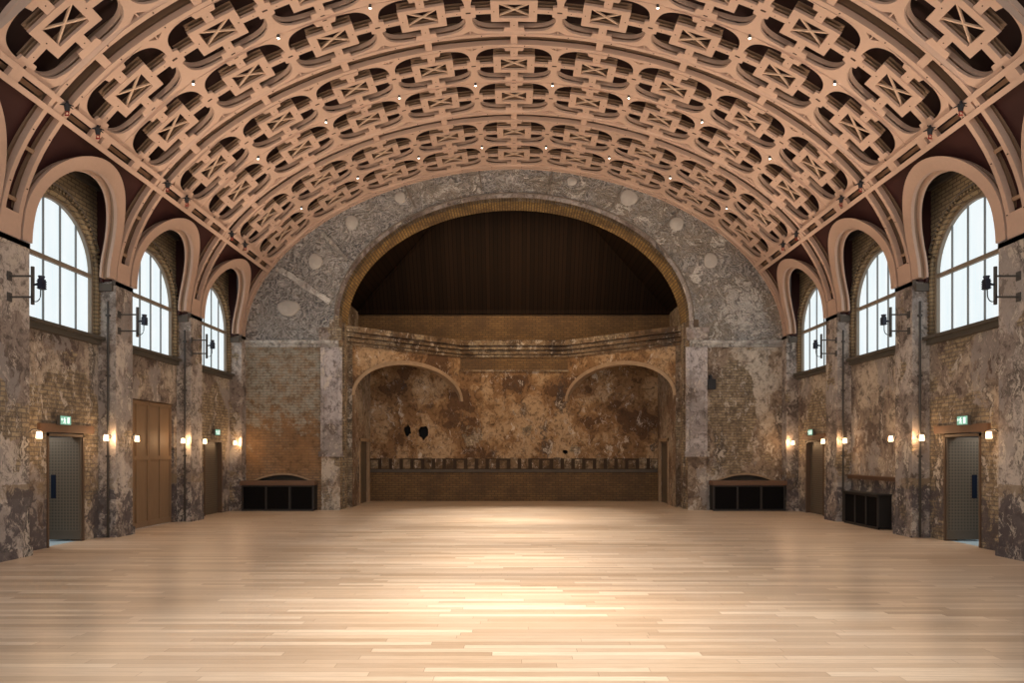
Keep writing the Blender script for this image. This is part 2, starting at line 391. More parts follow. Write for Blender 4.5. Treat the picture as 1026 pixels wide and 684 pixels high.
def s_at_x(x):
    for s, xx, z in _tab:
        if xx >= x: return s
S_BEAM = s_at_x(7.12); U = S_BEAM/4.5
def V(s, y, w=0):
    x, z, nx, nz = vp(s); return (x+nx*w, y, z+nz*w)
def sweep(mb, s0, s1, y0, y1, w0, w1, step=.25):
    n = max(2, int(abs(s1-s0)/step)); v = []; f = []
    for i in range(n+1):
        s = s0+(s1-s0)*i/n
        for y, w in ((y0, w0), (y1, w0), (y1, w1), (y0, w1)): v.append(V(s, y, w))
    for i in range(n):
        for j in range(4):
            k = (j+1) % 4; f.append((i*4+j, i*4+k, i*4+4+k, i*4+4+j))
    f += [(0, 1, 2, 3), (n*4+3, n*4+2, n*4+1, n*4)]
    return mb.add(v, f)

# ------------------------------------------------------------------ floor & shell
struct(MB().box(-XB-.1, XB+.1, 1.5, 25, -.2, 0).obj('floor', M['floor']))
# boards over the lattice
mb = MB(); n = 48; pr = []
for i in range(n+1):
    s = -S_BEAM-.25+(2*S_BEAM+.5)*i/n; x, y, z = V(s, 0, .62); pr.append((x, z))
pr = [(-8.75, 7.42)]+pr+[(8.75, 7.42)]
v = []; f = []
for i, (x, z) in enumerate(pr):
    k = 1.0; v += [(x, NEAR, z), (x, YW+.3, z), (x, YW+.3, z+.12), (x, NEAR, z+.12)]
for i in range(len(pr)-1):
    for j in range(4): k = (j+1) % 4; f.append((i*4+j, i*4+k, i*4+4+k, i*4+4+j))
mb.add(v, f); struct(mb.obj('ceiling', M['redboard']))
for sg in (-1, 1):
    mb = MB(); mb.box(*(sorted((sg*7.33, sg*8.75))), NEAR, YW+.3, 7.38, 7.5)
    o = mb.obj('ceiling', M['redpanel']); struct(o)

# ------------------------------------------------------------------ lattice panels
def superell(a, b, n, t): 
    c, s = math.cos(t), math.sin(t)
    return (a*abs(c)**(2/n)*(1 if c >= 0 else -1), b*abs(s)**(2/n)*(1 if s >= 0 else -1))
UA, UB, UN = U/2-.058, .622, 3.8
HALFV = .675
def quad_hole(a=UA, b=UB, bar=.0, step=True):
    """hole in the first quadrant between box, arms and the oval ring"""
    av, ah = .08+bar, .06+bar; bx, bz = .445+bar, .31+bar
    pts = [(av, bz)]
    if step: pts += [(av, b*.80), (av+.10, b*.80)]
    x0 = av+.10 if step else av
    y0 = ah+.085 if step else ah
    N = 40
    for i in range(N, -1, -1):
        x, y = superell(a, b, UN, PI/2*i/N)
        if x > x0 and y > y0: pts.append((x, y))
    if step: pts += [(a*.90, y0), (a*.90, ah)]
    else: pts += [(a*.99, ah)]
    pts += [(bx, ah), (bx, bz)]
    return pts
def quads(p): return [p, [(-x, y) for x, y in reversed(p)], [(-x, -y) for x, y in p], [(x, -y) for x, y in reversed(p)]]
def rect(a, b, c, d): return [(a, c), (b, c), (b, d), (a, d)]
def dense(poly, mx=.3):
    out = []
    for i, p in enumerate(poly):
        q = poly[(i+1) % len(poly)]; L = max(abs(q[0]-p[0]), abs(q[1]-p[1])); k = max(1, int(L/mx))
        out += [(p[0]+(q[0]-p[0])*j/k, p[1]+(q[1]-p[1])*j/k) for j in range(k)]
    return out
face_outer = dense(rect(-U/2, U/2, -HALFV, HALFV))
tri_r = [(U/2-.15, HALFV-.022), (U/2-.012, HALFV-.022), (U/2-.012, HALFV-.115)]
def face_holes(ribside):
    hs = quads(quad_hole())+[rect(-.285, .285, -.197, .197)]
    t2 = [(x, y*ribside) for x, y in tri_r]
    return hs+[t2, [(-x, y) for x, y in t2]]
def bars_layer(mb, fn, w0, w1, grow):
    hs = quads(quad_hole(a=UA+.0, bar=grow, step=False))+[rect(-.31+grow, .31-grow, -.19+grow, .19-grow)]
    # box and arms only, clipped to the oval
    mb.prism(dense(rect(-.445-grow, .445+grow, -.31-grow, .31+grow)), [rect(-.285, .285, -.197, .197)], fn, w0, w1)
    for sg in (-1, 1):
        mb.prism(rect(*sorted((sg*(.445+grow), sg*(U/2-.09))), -.06-grow, .06+grow), [], fn, w0, w1)
        mb.prism(rect(-.08-grow, .08+grow, *sorted((sg*(.31+grow), sg*(UB+.02)))), [], fn, w0, w1)
def ring_wall(mb, fn, w0, w1):
    N = 56
    o_ = [superell(UA+.035, UB+.03, UN, 2*PI*i/N) for i in range(N)]
    i_ = [superell(UA, UB, UN, 2*PI*i/N) for i in range(N)]
    mb.prism(o_, [list(reversed(i_))], fn, w0, w1)
panel_mesh = {}
def panel_meshes(j, rs):
    if (j, rs) in panel_mesh: return panel_mesh[(j, rs)]
    s0 = j*U; x0, z0, _, _ = vp(s0)
    def fn(u, v, w):
        x, y, z = V(s0+u, v, w); return (x-x0, y, z-z0)
    face = MB(); face.prism(face_outer, face_holes(rs), fn, 0, .045)
    ring = MB(); ring_wall(ring, fn, .095, .165)
    mid = MB(); bars_layer(mid, fn, .085, .108, -.006)
    back = MB(); bars_layer(back, fn, .155, .178, -.012)
    xb = MB()
    for sg in (-1, 1):
        dx, dy = .30, .18; L = math.hypot(dx, dy); px, py = -dy/L*.013, dx/L*.013
        xb.prism([(-dx+px, (-dy+py)*sg), (-dx-px, (-dy-py)*sg), (dx-px, (dy-py)*sg), (dx+px, (dy+py)*sg)], [], fn, .03+.002*sg, .06+.002*sg)
    bt = MB()
    for bx, by, a, b in [(.385, 0, .012, .012), (-.385, 0, .012, .012), (0, .24, .012, .012), (0, -.24, .012, .012),
                         (.66, .0, .011, .011), (-.66, 0, .011, .011), (.0, .43, .011, .011), (0, -.43, .011, .011),
                         (U/2-.012, .0, .036, .018), (-U/2+.012, .0, .036, .018), (0, .612*-rs, .04, .016)]:
        bt.prism([(bx+a*math.cos(k*PI/3), by+b*math.sin(k*PI/3)) for k in range(6)] if a < .02 else rect(bx-a, bx+a, by-b, by+b), [], fn, -.004, .01)
    r = [q.mesh('lattice') for q in (face, ring, mid, back, xb, bt)]
    panel_mesh[(j, rs)] = r; return r
ordn = ['', 'first', 'second', 'third', 'fourth']
rows = []
for k, mid in enumerate([9.24]+MIDS):
    for sgn in (-1, 1):
        if k == 0 and sgn < 0: continue
        rows.append((mid+sgn*HALFV, sgn))
rowname = ['row beside the nearest rib, hall side', 'front row between the first two ribs', 'back row between the first two ribs',
           'front row between the last two ribs', 'back row between the last two ribs', 'row second from the stage wall', 'row touching the stage wall']
for r, (y, rs) in enumerate(rows):
    for j in range(-4, 5):
        s0 = j*U; x0, z0, _, _ = vp(s0)
        p = empty('lattice_panel', (x0, y, z0))
        where = 'at the crown' if j == 0 else '%s %s of crown' % (ordn[abs(j)], 'left' if j < 0 else 'right')
        tag(p, 'plywood lattice panel %s, %s' % (where, rowname[r]), 'ceiling panel', 'openwork lattice panels of the vaulted ceiling')
        ms = panel_meshes(j, rs)
        for nm, me, mt in zip(('face', 'oval_rim', 'middle_layer', 'upper_layer', 'cross_brace', 'bolts'), ms,
                              (M['timber'], M['timber'], M['timber_deep'], M['timber_deep'], M['xbrace'], M['bolt'])):
            link(nm, me, mt, p)

# ------------------------------------------------------------------ ribs
S_FOOT = S_END+.02
ribname = ['nearest', 'second', 'third', 'fourth']
def rib(yc, idx, half=.225):
    p = empty('timber_rib', (0, yc, VC+VB))
    tag(p, ['great curved plywood rib nearest the viewer, springing beside the first windows', 'great curved plywood rib between the first and second windows',
            'great curved plywood rib between the second and third windows', 'curved plywood rib lying against the stage wall'][idx],
        'ceiling rib', 'great ribs crossing the ceiling')
    y0, y1 = (yc-half, yc+half) if idx < 3 else (YW-.23, YW)
    def put(mb, nm, mt): rel(mb.obj(nm, mt), p)
    for a, b in ((y0, y0+.085), (y1-.085, y1)):
        put(sweep(MB(), -S_FOOT, S_FOOT, a, b, -.03, .07), 'rail', M['timber'])
        put(sweep(MB(), -S_FOOT, S_FOOT, a+.02, b-.02, .12, .26), 'upper_rail', M['timber_deep'])
    put(sweep(MB(), -S_FOOT+.3, S_FOOT-.3, (y0+y1)/2-.05, (y0+y1)/2+.05, .18, .24), 'inner_batten', M['timber_deep'])
    ks = [k*U for k in range(-4, 5)]
    for s in ks: put(sweep(MB(), s-.07, s+.07, y0+.085, y1-.085, -.01, .06), 'crossbar', M['timber'])
    for sg in (-1, 1):
        for s in (S_BEAM+.95, S_BEAM+1.75): put(sweep(MB(), sg*s-.03, sg*s+.03, y0+.085, y1-.085, .05, .1), 'crossbar', M['timber_deep'])
        put(sweep(MB(), *sorted((sg*(S_FOOT-.42), sg*(S_FOOT))), y0+.085, y1-.085, -.03, .07), 'foot_plate', M['timber'])
    mb = MB()
    for k in range(-17, 18):
        for yy in (y0+.042, y1-.042):
            s = k*U/2+.22
            if abs(s) > S_FOOT-.1: continue
            x, y, z = V(s, yy, -.032); mb.box(x-.012, x+.012, y-.012, y+.012, z-.004, z+.01)
    put(mb, 'bolts', M['bolt'])
for i, y in enumerate(RIBS): rib(y, i)
rib(YW, 3)
# long side beams
for sg, nm in ((-1, 'left'), (1, 'right')):
    p = empty('side_beam', (sg*7.2, YW, 7.3))
    tag(p, 'long plywood beam edging the lattice ceiling above the %s windows' % nm, 'ceiling beam', 'side beams of the lattice')
    s0 = S_BEAM
    for a, b in ((0, .09), (.22, .31)):
        rel(sweep(MB(), *sorted((sg*(s0+a), sg*(s0+b))), 9.3, YW-.02, -.045, .06, .1).obj('rail', M['timber']), p)
    rel(sweep(MB(), *sorted((sg*(s0+.12), sg*(s0+.19))), 9.3, YW-.02, .14, .2, .1).obj('inner_batten', M['timber_deep']), p)
    y = 9.45
    cand = []
    for rb in [7.67]+RIBS+[YW]:
        for d in (-1.9, -.95, 0, .95): cand.append(rb+d)
    for y in cand:
        if 9.4 < y < YW-.1: rel(sweep(MB(), *sorted((sg*(s0+.09), sg*(s0+.22))), y-.1, y+.1, -.03, .05, .1).obj('crossbar', M['timber']), p)

# ------------------------------------------------------------------ window arches of timber, oxblood boarding
def arch_pts(cy, r, zc, zb, n=28, squish=1.0):
    return [(cy-r, zb)]+[(cy-r*math.cos(PI*i/n), zc+r*squish*math.sin(PI*i/n)) for i in range(n+1)]+[(cy+r, zb)]
def vx(z):
    k = min(1, max(0, (z-VC)/VB)); return VA*(1-k**VN)**(1/VN)
wallname = {-1: 'left', 1: 'right'}
bayname = ['first', 'second', 'third']
wn = [0]; dn = [0]
for sg in (-1, 1):
    W = wallname[sg]
    def GV(u, v, w): return (sg*(vx(v)+w), u, v)
    zc = 5.65; R = 1.30; AMIDS = [9.24]+MIDS
    for b, mid in enumerate(AMIDS):
        p = empty('window_arch', (sg*7.9, mid, VC))
        lb = 'plywood arch on the %s wall, mostly outside the photo edge' % W if b == 0 else 'round plywood arch framing the %s %s window' % (['', 'nearest', 'middle', 'farthest'][b], W)
        tag(p, lb, 'arch', 'plywood arches in front of the windows')
        def band(r0, r1, x0, x1, nm, mt, zb=VC+.02):
            n = 36; v = []; f = []
            def ring_pt(r, k):
                if k < 6: return (mid-r, zb+(zc-zb)*k/6)
                if k > n+6: return (mid+r, zb+(zc-zb)*(n+12-k)/6)
                t_ = PI*(k-6)/n; return (mid-r*math.cos(t_), zc+r*math.sin(t_))
            for k in range(n+13):
                a0, a1 = ring_pt(r0, k), ring_pt(r1, k)
                v += [GV(*a0, x0), GV(*a1, x0), GV(*a1, x1), GV(*a0, x1)]
            for k in range(n+12):
                for j in range(4): q = (j+1) % 4; f.append((k*4+j, k*4+q, k*4+4+q, k*4+4+j))
            f += [(0, 1, 2, 3), tuple((n+12)*4+j for j in (3, 2, 1, 0))]
            rel(MB().add(v, f).obj(nm, mt), p)
        band(R, R-.22, -.03, .035, 'front_ring', M['timber'])
        band(R-.04, R-.18, .05, .11, 'inner_ring', M['timber_deep'])
        band(R-.03, R-.24, .125, .165, 'back_ring', M['timber'])
    # oxblood screen with three arched openings
    mb = MB(); zs_ = [VC-.05+(7.16-VC+.05)*i/24 for i in range(25)]
    edges = [9.2]+[m_ for m_ in MIDS]+[YW]
    def half(z):
        if z <= zc: return 1.17
        return math.sqrt(max(0, 1.17**2-(z-zc)**2))
    for i in range(24):
        z0, z1 = zs_[i], zs_[i+1]; h0, h1 = half(z0), half(z1)
        cuts0 = [7.7]; cuts1 = [7.7]
        for m_ in AMIDS: cuts0 += [m_-h0, m_+h0]; cuts1 += [m_-h1, m_+h1]
        cuts0.append(YW); cuts1.append(YW)
        for k in range(0, 10, 2):
            q = [GV(cuts0[k], z0, .18), GV(cuts0[k+1], z0, .18), GV(cuts1[k+1], z1, .18), GV(cuts1[k], z1, .18)]
            q2 = [GV(cuts0[k], z0, .23), GV(cuts0[k+1], z0, .23), GV(cuts1[k+1], z1, .23), GV(cuts1[k], z1, .23)]
            mb.add(q+q2, [(0, 1, 2, 3), (7, 6, 5, 4), (0, 3, 7, 4), (1, 5, 6, 2)])
    struct(mb.obj('wall_upper_'+W, M['redpanel']))
    for i, (a, c) in enumerate([(r-.32, r+.32) for r in RIBS]+[(YW-.38, YW)]):
        mb = MB().box(*sorted((sg*8.07, sg*8.5)), a, c, VC-.03, 7.38); trim(mb, M['redpanel'])

# ------------------------------------------------------------------ side walls
def P(sg): return lambda u, v, w: (sg*w, u, v)
WR, WSP, WSB = 1.13, 5.19, 3.98
DOORZ = 2.06
for sg in (-1, 1):
    W = wallname[sg]; m_low = M['side1'] if sg < 0 else M['side2']
    # lower wall, all bays, door openings notched out
    notch = []
    d1 = (12.12, 13.16); d3 = (18.27, 19.38)
    notch.append((*d1, DOORZ))
    if sg < 0: notch.append((14.62, 16.66, 2.88))
    notch.append((*d3, DOORZ-.02))
    outer = [(NEAR, 0)]
    for a, c, z in notch: outer += [(a, 0), (a, z), (c, z), (c, 0)]
    outer += [(YW, 0), (YW, 3.85), (NEAR, 3.85)]
    struct(MB().prism(outer, [], P(sg), XB, XB+.25).obj('wall_'+W, m_low))
    # upper wall of stock brick with window openings
    outer = [(NEAR, 3.85)]
    for mid in MIDS: outer += [(mid-WR, 3.85)]+arch_pts(mid, WR, WSP, WSP-.3)[1:-1]+[(mid+WR, 3.85)]
    outer += [(YW, 3.85), (YW, 7.38), (NEAR, 7.38)]
    struct(MB().prism(outer, [], P(sg), XB+.01, XB+.25).obj('wall_'+W, M['brick_x']))
    # sooty cornice over the windows
    mb = MB()
    for x0, z0, z1 in ((.10, 7.0, 7.12), (.16, 7.12, 7.24), (.08, 6.9, 7.0)):
        mb.box(*sorted((sg*(XB-x0), sg*(XB+.01))), 11.1, YW-.35, z0, z1)
    trim(mb, M['cornice'])
    for b, mid in enumerate(MIDS):
        wn[0] += 1
        win = struct(empty('window_%d' % wn[0], (sg*8.4, mid, WSB)))
        # frame
        fo = arch_pts(mid, WR, WSP, WSB); fi = arch_pts(mid, WR-.055, WSP, WSB+.06)
        fi[0] = (mid-WR+.055, WSB+.06); fi[-1] = (mid+WR-.055, WSB+.06)
        rel(MB().prism(fo, [list(reversed(fi))], P(sg), 8.33, 8.41).obj('window_frame', M['winframe']), win)
        pane = arch_pts(mid, WR-.02, WSP, WSB+.02)
        rel(MB().prism(pane, [], P(sg), 8.40, 8.415).obj('pane', M['pane']), win)
        rel(MB().box(*sorted((sg*8.34, sg*8.41)), mid-WR+.03, mid+WR-.03, WSP-.06, WSP+.02).obj('transom', M['winframe']), win)
        for k in range(1, 5):
            y = mid-WR+2*WR*k/5; top = WSP+math.sqrt(max(0, (WR-.03)**2-(y-mid)**2))
            rel(MB().box(*sorted((sg*8.37, sg*8.41)), y-.011, y+.011, WSB+.03, top).obj('mullion', M['mull']), win)
        mb = MB().box(*sorted((sg*8.14, sg*8.42)), mid-WR-.1, mid+WR+.1, WSB-.05, WSB+.01)
        mb.box(*sorted((sg*8.2, sg*8.42)), mid-WR-.06, mid+WR+.06, WSB-.15, WSB-.05)
        rel(mb.obj('window_sill', M['sill']), win)
        # rope moulded brick arch
        for (r, rad, mt, nm) in ((WR+.06, .05, M['white'], 'moulded_arch'), (WR+.21, .035, M['plug'], 'outer_arch')):
            pts = arch_pts(mid, r, WSP, WSB, 44); 
            pts3 = [(sg*(XB), u, v) for u, v in pts]
            rel(MB().tube(pts3, rad, 6).obj(nm, M['brick_x'] if rad > .04 else M['plug'], None, True), win)
        mb = MB()
        for k in range(44):
            an = PI*(k+.5)/44; y = mid-(WR+.14)*math.cos(an); z = WSP+(WR+.14)*math.sin(an)
            c_, s_ = math.cos(an), math.sin(an)
            q = [(y+(-c_)*a+s_*e, z+s_*a+c_*e) for a, e in ((-.035, -.025), (.04, -.025), (.04, .025), (-.035, .025))]
            mb.prism(q, [], P(sg), XB-.05, XB+.02)
        for k in range(16):
            for y in (mid-WR-.14, mid+WR+.14): mb.box(*sorted((sg*(XB-.05), sg*(XB+.02))), y-.035, y+.035, WSB+.08+k*.078, WSB+.125+k*.078)
        rel(mb.obj('dentils', M['brick_x']), win)
    # pilasters
    for i, (a, c) in enumerate([(10.5, 11.2)]+[(r-.3, r+.3) for r in RIBS[1:]]+[(YW-.33, YW)]):
        mb = MB().box(*sorted((sg*XP, sg*(XB+.05))), a, c, 0, VC-.02)
        mb.box(*sorted((sg*(XP-.035), sg*XB)), a-.03, c+.03 if i < 3 else c, 0, .16)
        trim(mb, M['pil'])
        mb = MB().box(*sorted((sg*(XP-.0), sg*8.02)), a-.02, c+.02 if i < 3 else c, VC-.1, VC-.01)
        mb.box(*sorted((sg*(XP+.05), sg*8.3)), a-.06, c+.06 if i < 3 else c, VC-.22, VC-.08)
        trim(mb, M['cornice'])
    # upright conduit beside each pilaster
    for i, y in enumerate([13.60, 16.77]):
        mb = MB().tube([(sg*(XP+.12), y-.03, .02), (sg*(XP+.12), y-.03, 4.7)], .022, 8)
        o = mb.obj('conduit', M['bracket'], None, True)
        tag(o, 'upright rusty pipe in the corner of the pilaster between the %s %s windows' % (('first and second', 'second and third')[i], W), 'pipe', 'upright pipes on the side walls')
        for z in (1.6, 3.2, 4.4): rel(MB().box(*sorted((sg*(XP+.085), sg*(XP+.155))), y-.06, y+.0, z, z+.04).obj('pipe_clip', M['bracket']), o)

# ------------------------------------------------------------------ doors
def pictogram(root, sg, x, y, z, w, h):
    """running figure, arrow and door on the sign's face (lies in y-z)"""
    def pf(u, v, ww): return (x-sg*ww, y+sg*-1*(u)*w, z+v*h)
    fig = [(-.42, .05), (-.36, .2), (-.22, .24), (-.1, .1), (.0, .05), (.0, -.02), (-.13, .0), (-.2, .07), (-.14, -.12), (-.02, -.22), (-.06, -.42), (-.13, -.42), (-.12, -.25), (-.24, -.17), (-.32, -.34), (-.46, -.36), (-.46, -.28), (-.37, -.26), (-.29, -.02), (-.3, .12), (-.36, .02)]
    fig = [(a*.55-.02, b*1.6*.62) for a, b in fig]
    m = MB(); m.prism(fig, [], pf, .001, .004)
    m.prism([(-.14+.03*math.cos(k*PI/4), .29+.07*math.sin(k*PI/4)) for k in range(8)], [], pf, .001, .004)
    m.prism(rect(.14, .34, -.36, .36), [], pf, .001, .004)
    m.prism([(-.44, -.05), (-.36, -.05), (-.36, .1), (-.31, .1), (-.40, .25), (-.49, .1), (-.44, .1)][::1], [], pf, .001, .004)
    rel(m.obj('pictogram', M['signwhite']), root)
for sg in (-1, 1):
    W = wallname[sg]
    # corridor beyond the open door
    mb = MB(); x0, x1 = XB+.25, 10.6
    def bx(*a): return MB().box(*sorted((sg*a[0], sg*a[1])), *a[2:])
    struct(bx(x0, x1, 11.5, 14.2, 2.6, 2.7).obj('ceiling', M['corridor_wall']))
    struct(bx(XB+.1, x1, 11.5, 14.2, -.2, 0).obj('floor', M['corridor']))
    struct(bx(x1, x1+.1, 11.5, 14.2, 0, 2.6).obj('wall_corridor_'+W, M['corridor_wall']))
    struct(bx(x0, x1, 14.2, 14.3, 0, 2.6).obj('wall_corridor_'+W, M['corridor_wall']))
    struct(bx(x0, x1, 11.4, 11.5, 0, 2.6).obj('wall_corridor_'+W, M['corridor_wall']))
    l = bpy.data.lights.new('corridor_light', 'AREA'); l.energy = 26; l.size = .8; l.color = (1, .96, .90)
    lo = bpy.data.objects.new('corridor_light', l); C.objects.link(lo); lo.location = (sg*9.3, 12.6, 2.55)
    for k, (a, c, openleaf) in enumerate(((12.12, 13.16, True), (18.27, 19.38, False))):
        dn[0] += 1
        d = struct(empty('door_%d' % dn[0], (sg*XB, (a+c)/2, 0)))
        mb = MB(); mb.box(*sorted((sg*(XB-.02), sg*(XB+.2))), a, a+.045, 0, DOORZ-.02); mb.box(*sorted((sg*(XB-.02), sg*(XB+.2))), c-.045, c, 0, DOORZ-.02)
        mb.box(*sorted((sg*(XB-.02), sg*(XB+.2))), a, c, DOORZ-.07, DOORZ-.02)
        rel(mb.obj('door_frame', M['doorframe']), d)
        if openleaf:
            y = 13.08; xa, xb = XB+.0, XB+.68
            lf = bx(xa, xb, y, y+.045, .03, DOORZ-.08).obj('door_leaf', M['leaf_edge']); rel(lf, d)
            pn = bx(xa+.03, xb-.03, y-.006, y, .2, DOORZ-.13).obj('perforated_panel', M['leaf']); rel(pn, lf); pn.matrix_parent_inverse = Matrix()
            g = bx(xb-.21, xb-.115, y-.012, y-.004, .82, 1.27).obj('vision_panel', M['glass']); rel(g, lf); g.matrix_parent_inverse = Matrix()
        else:
            lf = bx(XB+.10, XB+.145, a+.045, c-.045, .02, DOORZ-.07).obj('door_leaf', M['leaf_edge']); rel(lf, d)
            pn = bx(XB+.09, XB+.10, a+.10, c-.10, .15, DOORZ-.13).obj('perforated_panel', M['leaf']); pn.parent = lf
            struct(bx(XB+.2, XB+.26, a-.1, c+.1, 0, 2.2).obj('wall_behind_door', M['corridor_wall']))
            struct(bx(XB+.1, XB+.3, a-.1, c+.1, -.1, 0).obj('floor', M['corridor_wall']))
        # lintel
        if k == 0 or sg > 0:
            lw = .24 if k == 0 else .12
            o = bx(XB-.06, XB+.05, a-lw, c+lw, DOORZ, DOORZ+.15).obj('lintel', M['oldwood'])
            rel(o, d)
        # exit sign
        yc = (a+c)/2-(.2 if k == 0 else 0); z = 2.28 if k == 0 else 2.26
        s_ = empty('exit_sign', (sg*(XB-.1), yc, z))
        tag(s_, 'small green running-man exit sign above the %s %s door' % ({0: 'open', 1: 'closed'}[k], W), 'exit sign', 'green exit signs')
        rel(bx(XB-.13, XB-.07, yc-.155, yc+.155, z-.09, z+.09).obj('sign_box', M['bracket']), s_)
        rel(bx(XB-.136, XB-.13, yc-.14, yc+.14, z-.077, z+.077).obj('sign_face', M['signgreen']), s_)
        rel(bx(XB-.07, XB, yc-.03, yc+.03, z-.04, z+.04).obj('mounting_arm', M['bracket']), s_)
        pictogram(s_, sg, sg*(XB-.136), yc, z, .28, .15)
# tall brown double door, left wall, middle bay
dn[0] += 1
d = struct(empty('door_%d' % dn[0], (-XB-.1, 15.64, 0)))
struct(MB().box(-XB-.25, -XB-.2, 14.5, 16.8, 0, 2.95).obj('wall_behind_door', M['corridor_wall']))
for a, c in ((14.64, 15.635), (15.645, 16.64)):
    lf = rel(MB().box(-XB-.13, -XB-.08, a, c, .01, 2.86).obj('door_leaf', M['bigdoor']), d)
    mid = (a+c)/2
    mb = MB()
    for y0, y1 in ((a, a+.05), (mid-.035, mid+.035), (c-.05, c)): mb.box(-XB-.08, -XB-.055, y0, y1, .01, 2.86)
    for z0, z1 in ((.01, .14), (1.53, 1.62), (2.78, 2.86)): mb.box(-XB-.08, -XB-.056, a, c, z0, z1)
    o = mb.obj('door_rails', M['bigdoor']); o.parent = d; o.matrix_parent_inverse = Matrix.Translation(d.location).inverted()
# low black cabinets
def cabinet(root, f, w, dp, h, n, top, topmat, solid_first=0):
    """f maps (along, out, z); along 0..w, out 0..dp"""
    def part(a0, a1, o0, o1, z0, z1, nm, mt):
        mb = MB(); v = [f(a, o, z) for a in (a0, a1) for o in (o0, o1) for z in (z0, z1)]
        mb.add(v, [(0, 1, 3, 2), (4, 6, 7, 5), (0, 4, 5, 1), (2, 3, 7, 6), (0, 2, 6, 4), (1, 5, 7, 3)]); return rel(mb.obj(nm, mt), root)
    part(0, w, 0, dp-.03, .02, h-top, 'body', M['blackbox'])
    part(0, w, dp-.03, dp, .0, .05, 'plinth_rail', M['blackbox2']); part(0, w, dp-.03, dp, h-top-.04, h-top, 'top_rail', M['blackbox2'])
    for k in range(n+1):
        a = (w-.045)*k/n; part(a, a+.045, dp-.03, dp+.004, 0, h-top, 'stile', M['blackbox2'])
    for k in range(n):
        a = w*k/n+.05; part(a, a+w/n-.07, dp-.03, dp-.015, .06, h-top-.05, 'grille', M['grille'])
    part(-.03, w+.03, -.0, dp+.05, h-top, h, 'top', topmat)
    part(-.03, w+.03, dp+.05, dp+.062, h-top+.012, h-.012, 'nosing', topmat)
cb = empty('radiator_cabinet', (-6.87, YW, 0)); tag(cb, 'low black cabinet with wooden top in the back left corner', 'cabinet', 'black radiator cabinets')
cabinet(cb, lambda a, o, z: (-7.93+a, YW-.02-o, z), 2.1, .36, .88, 3, .13, M['oldwood'])
cb = empty('radiator_cabinet', (6.87, YW, 0)); tag(cb, 'low black cabinet with wooden top in the back right corner', 'cabinet', 'black radiator cabinets')
cabinet(cb, lambda a, o, z: (5.80+a, YW-.02-o, z), 2.1, .36, .88, 3, .13, M['oldwood'])
cb = empty('radiator_cabinet', (8.15, 15.7, 0)); tag(cb, 'low black cabinet against the right wall under the wooden rail', 'cabinet', 'black radiator cabinets')
cabinet(cb, lambda a, o, z: (XB-o, 15.0+a, z), 1.55, .30, .78, 3, .03, M['blackbox2'])
o = MB().box(8.2, XB, 14.6, 16.8, 1.07, 1.14).obj('dado_rail', M['oldwood']); tag(o, 'old red-brown wooden rail fixed above the black cabinet on the right wall', 'rail')
rel(MB().box(8.17, XB, 14.6, 16.8, 1.14, 1.16).obj('rail_cap', M['oldwood']), o); o.children[0].matrix_parent_inverse = Matrix()

# ------------------------------------------------------------------ wall lamps
lampspec = [(11.5, 8.0, 'beside the open door'), (13.52, 8.08, 'beyond the open door'), (14.45, 7.98, 'past the first two windows'),
            (16.70, 8.1, 'before the last pilaster pair'), (17.62, 7.98, 'beside the closed door, nearer side'), (19.82, 8.1, 'in the far corner by the stage wall')]
for sg in (-1, 1):
    for y, x, wh in lampspec:
        near = y in (13.52, 16.70, 19.82)
        z = 1.99; p = empty('wall_lamp', (sg*x, y, z-.12))
        tag(p, 'small glowing wall lamp on the %s wall, %s' % (wallname[sg], wh), 'wall lamp', 'small glowing wall lamps')
        rel(MB().tube([(sg*x, y, z-.062), (sg*x, y, z-.05), (sg*x, y, z+.05), (sg*x, y, z+.06)], [.042, .05, .04, .03], 14).obj('lamp_shade', M['lampshade'], None, True), p)
        yy = {13.52: 13.63, 16.70: 16.8, 19.82: 19.92, 11.5: 11.2, 14.45: 14.23, 17.62: 17.4}[y]
        rel(MB().tube([(sg*x, yy, z+.02), (sg*x, (y+yy)/2, z+.085), (sg*x, y, z+.085), (sg*x, y, z+.05)], .012, 8).obj('lamp_arm', M['iron'], None, True), p)
        rel(MB().tube([(sg*x, yy, z+.02), (sg*x, yy+(.02 if y < yy else -.02)*(-1 if y > yy else -1)*(1 if y < yy else -1), z+.02)], .045, 12).obj('backplate', M['iron'], None, True), p)
        l = bpy.data.lights.new('wall_lamp_light', 'POINT'); l.energy = 9; l.color = (1, .60, .30); l.shadow_soft_size = .07
        lo = bpy.data.objects.new('wall_lamp_light', l); C.objects.link(lo); lo.location = (sg*(x-.14), y, z)

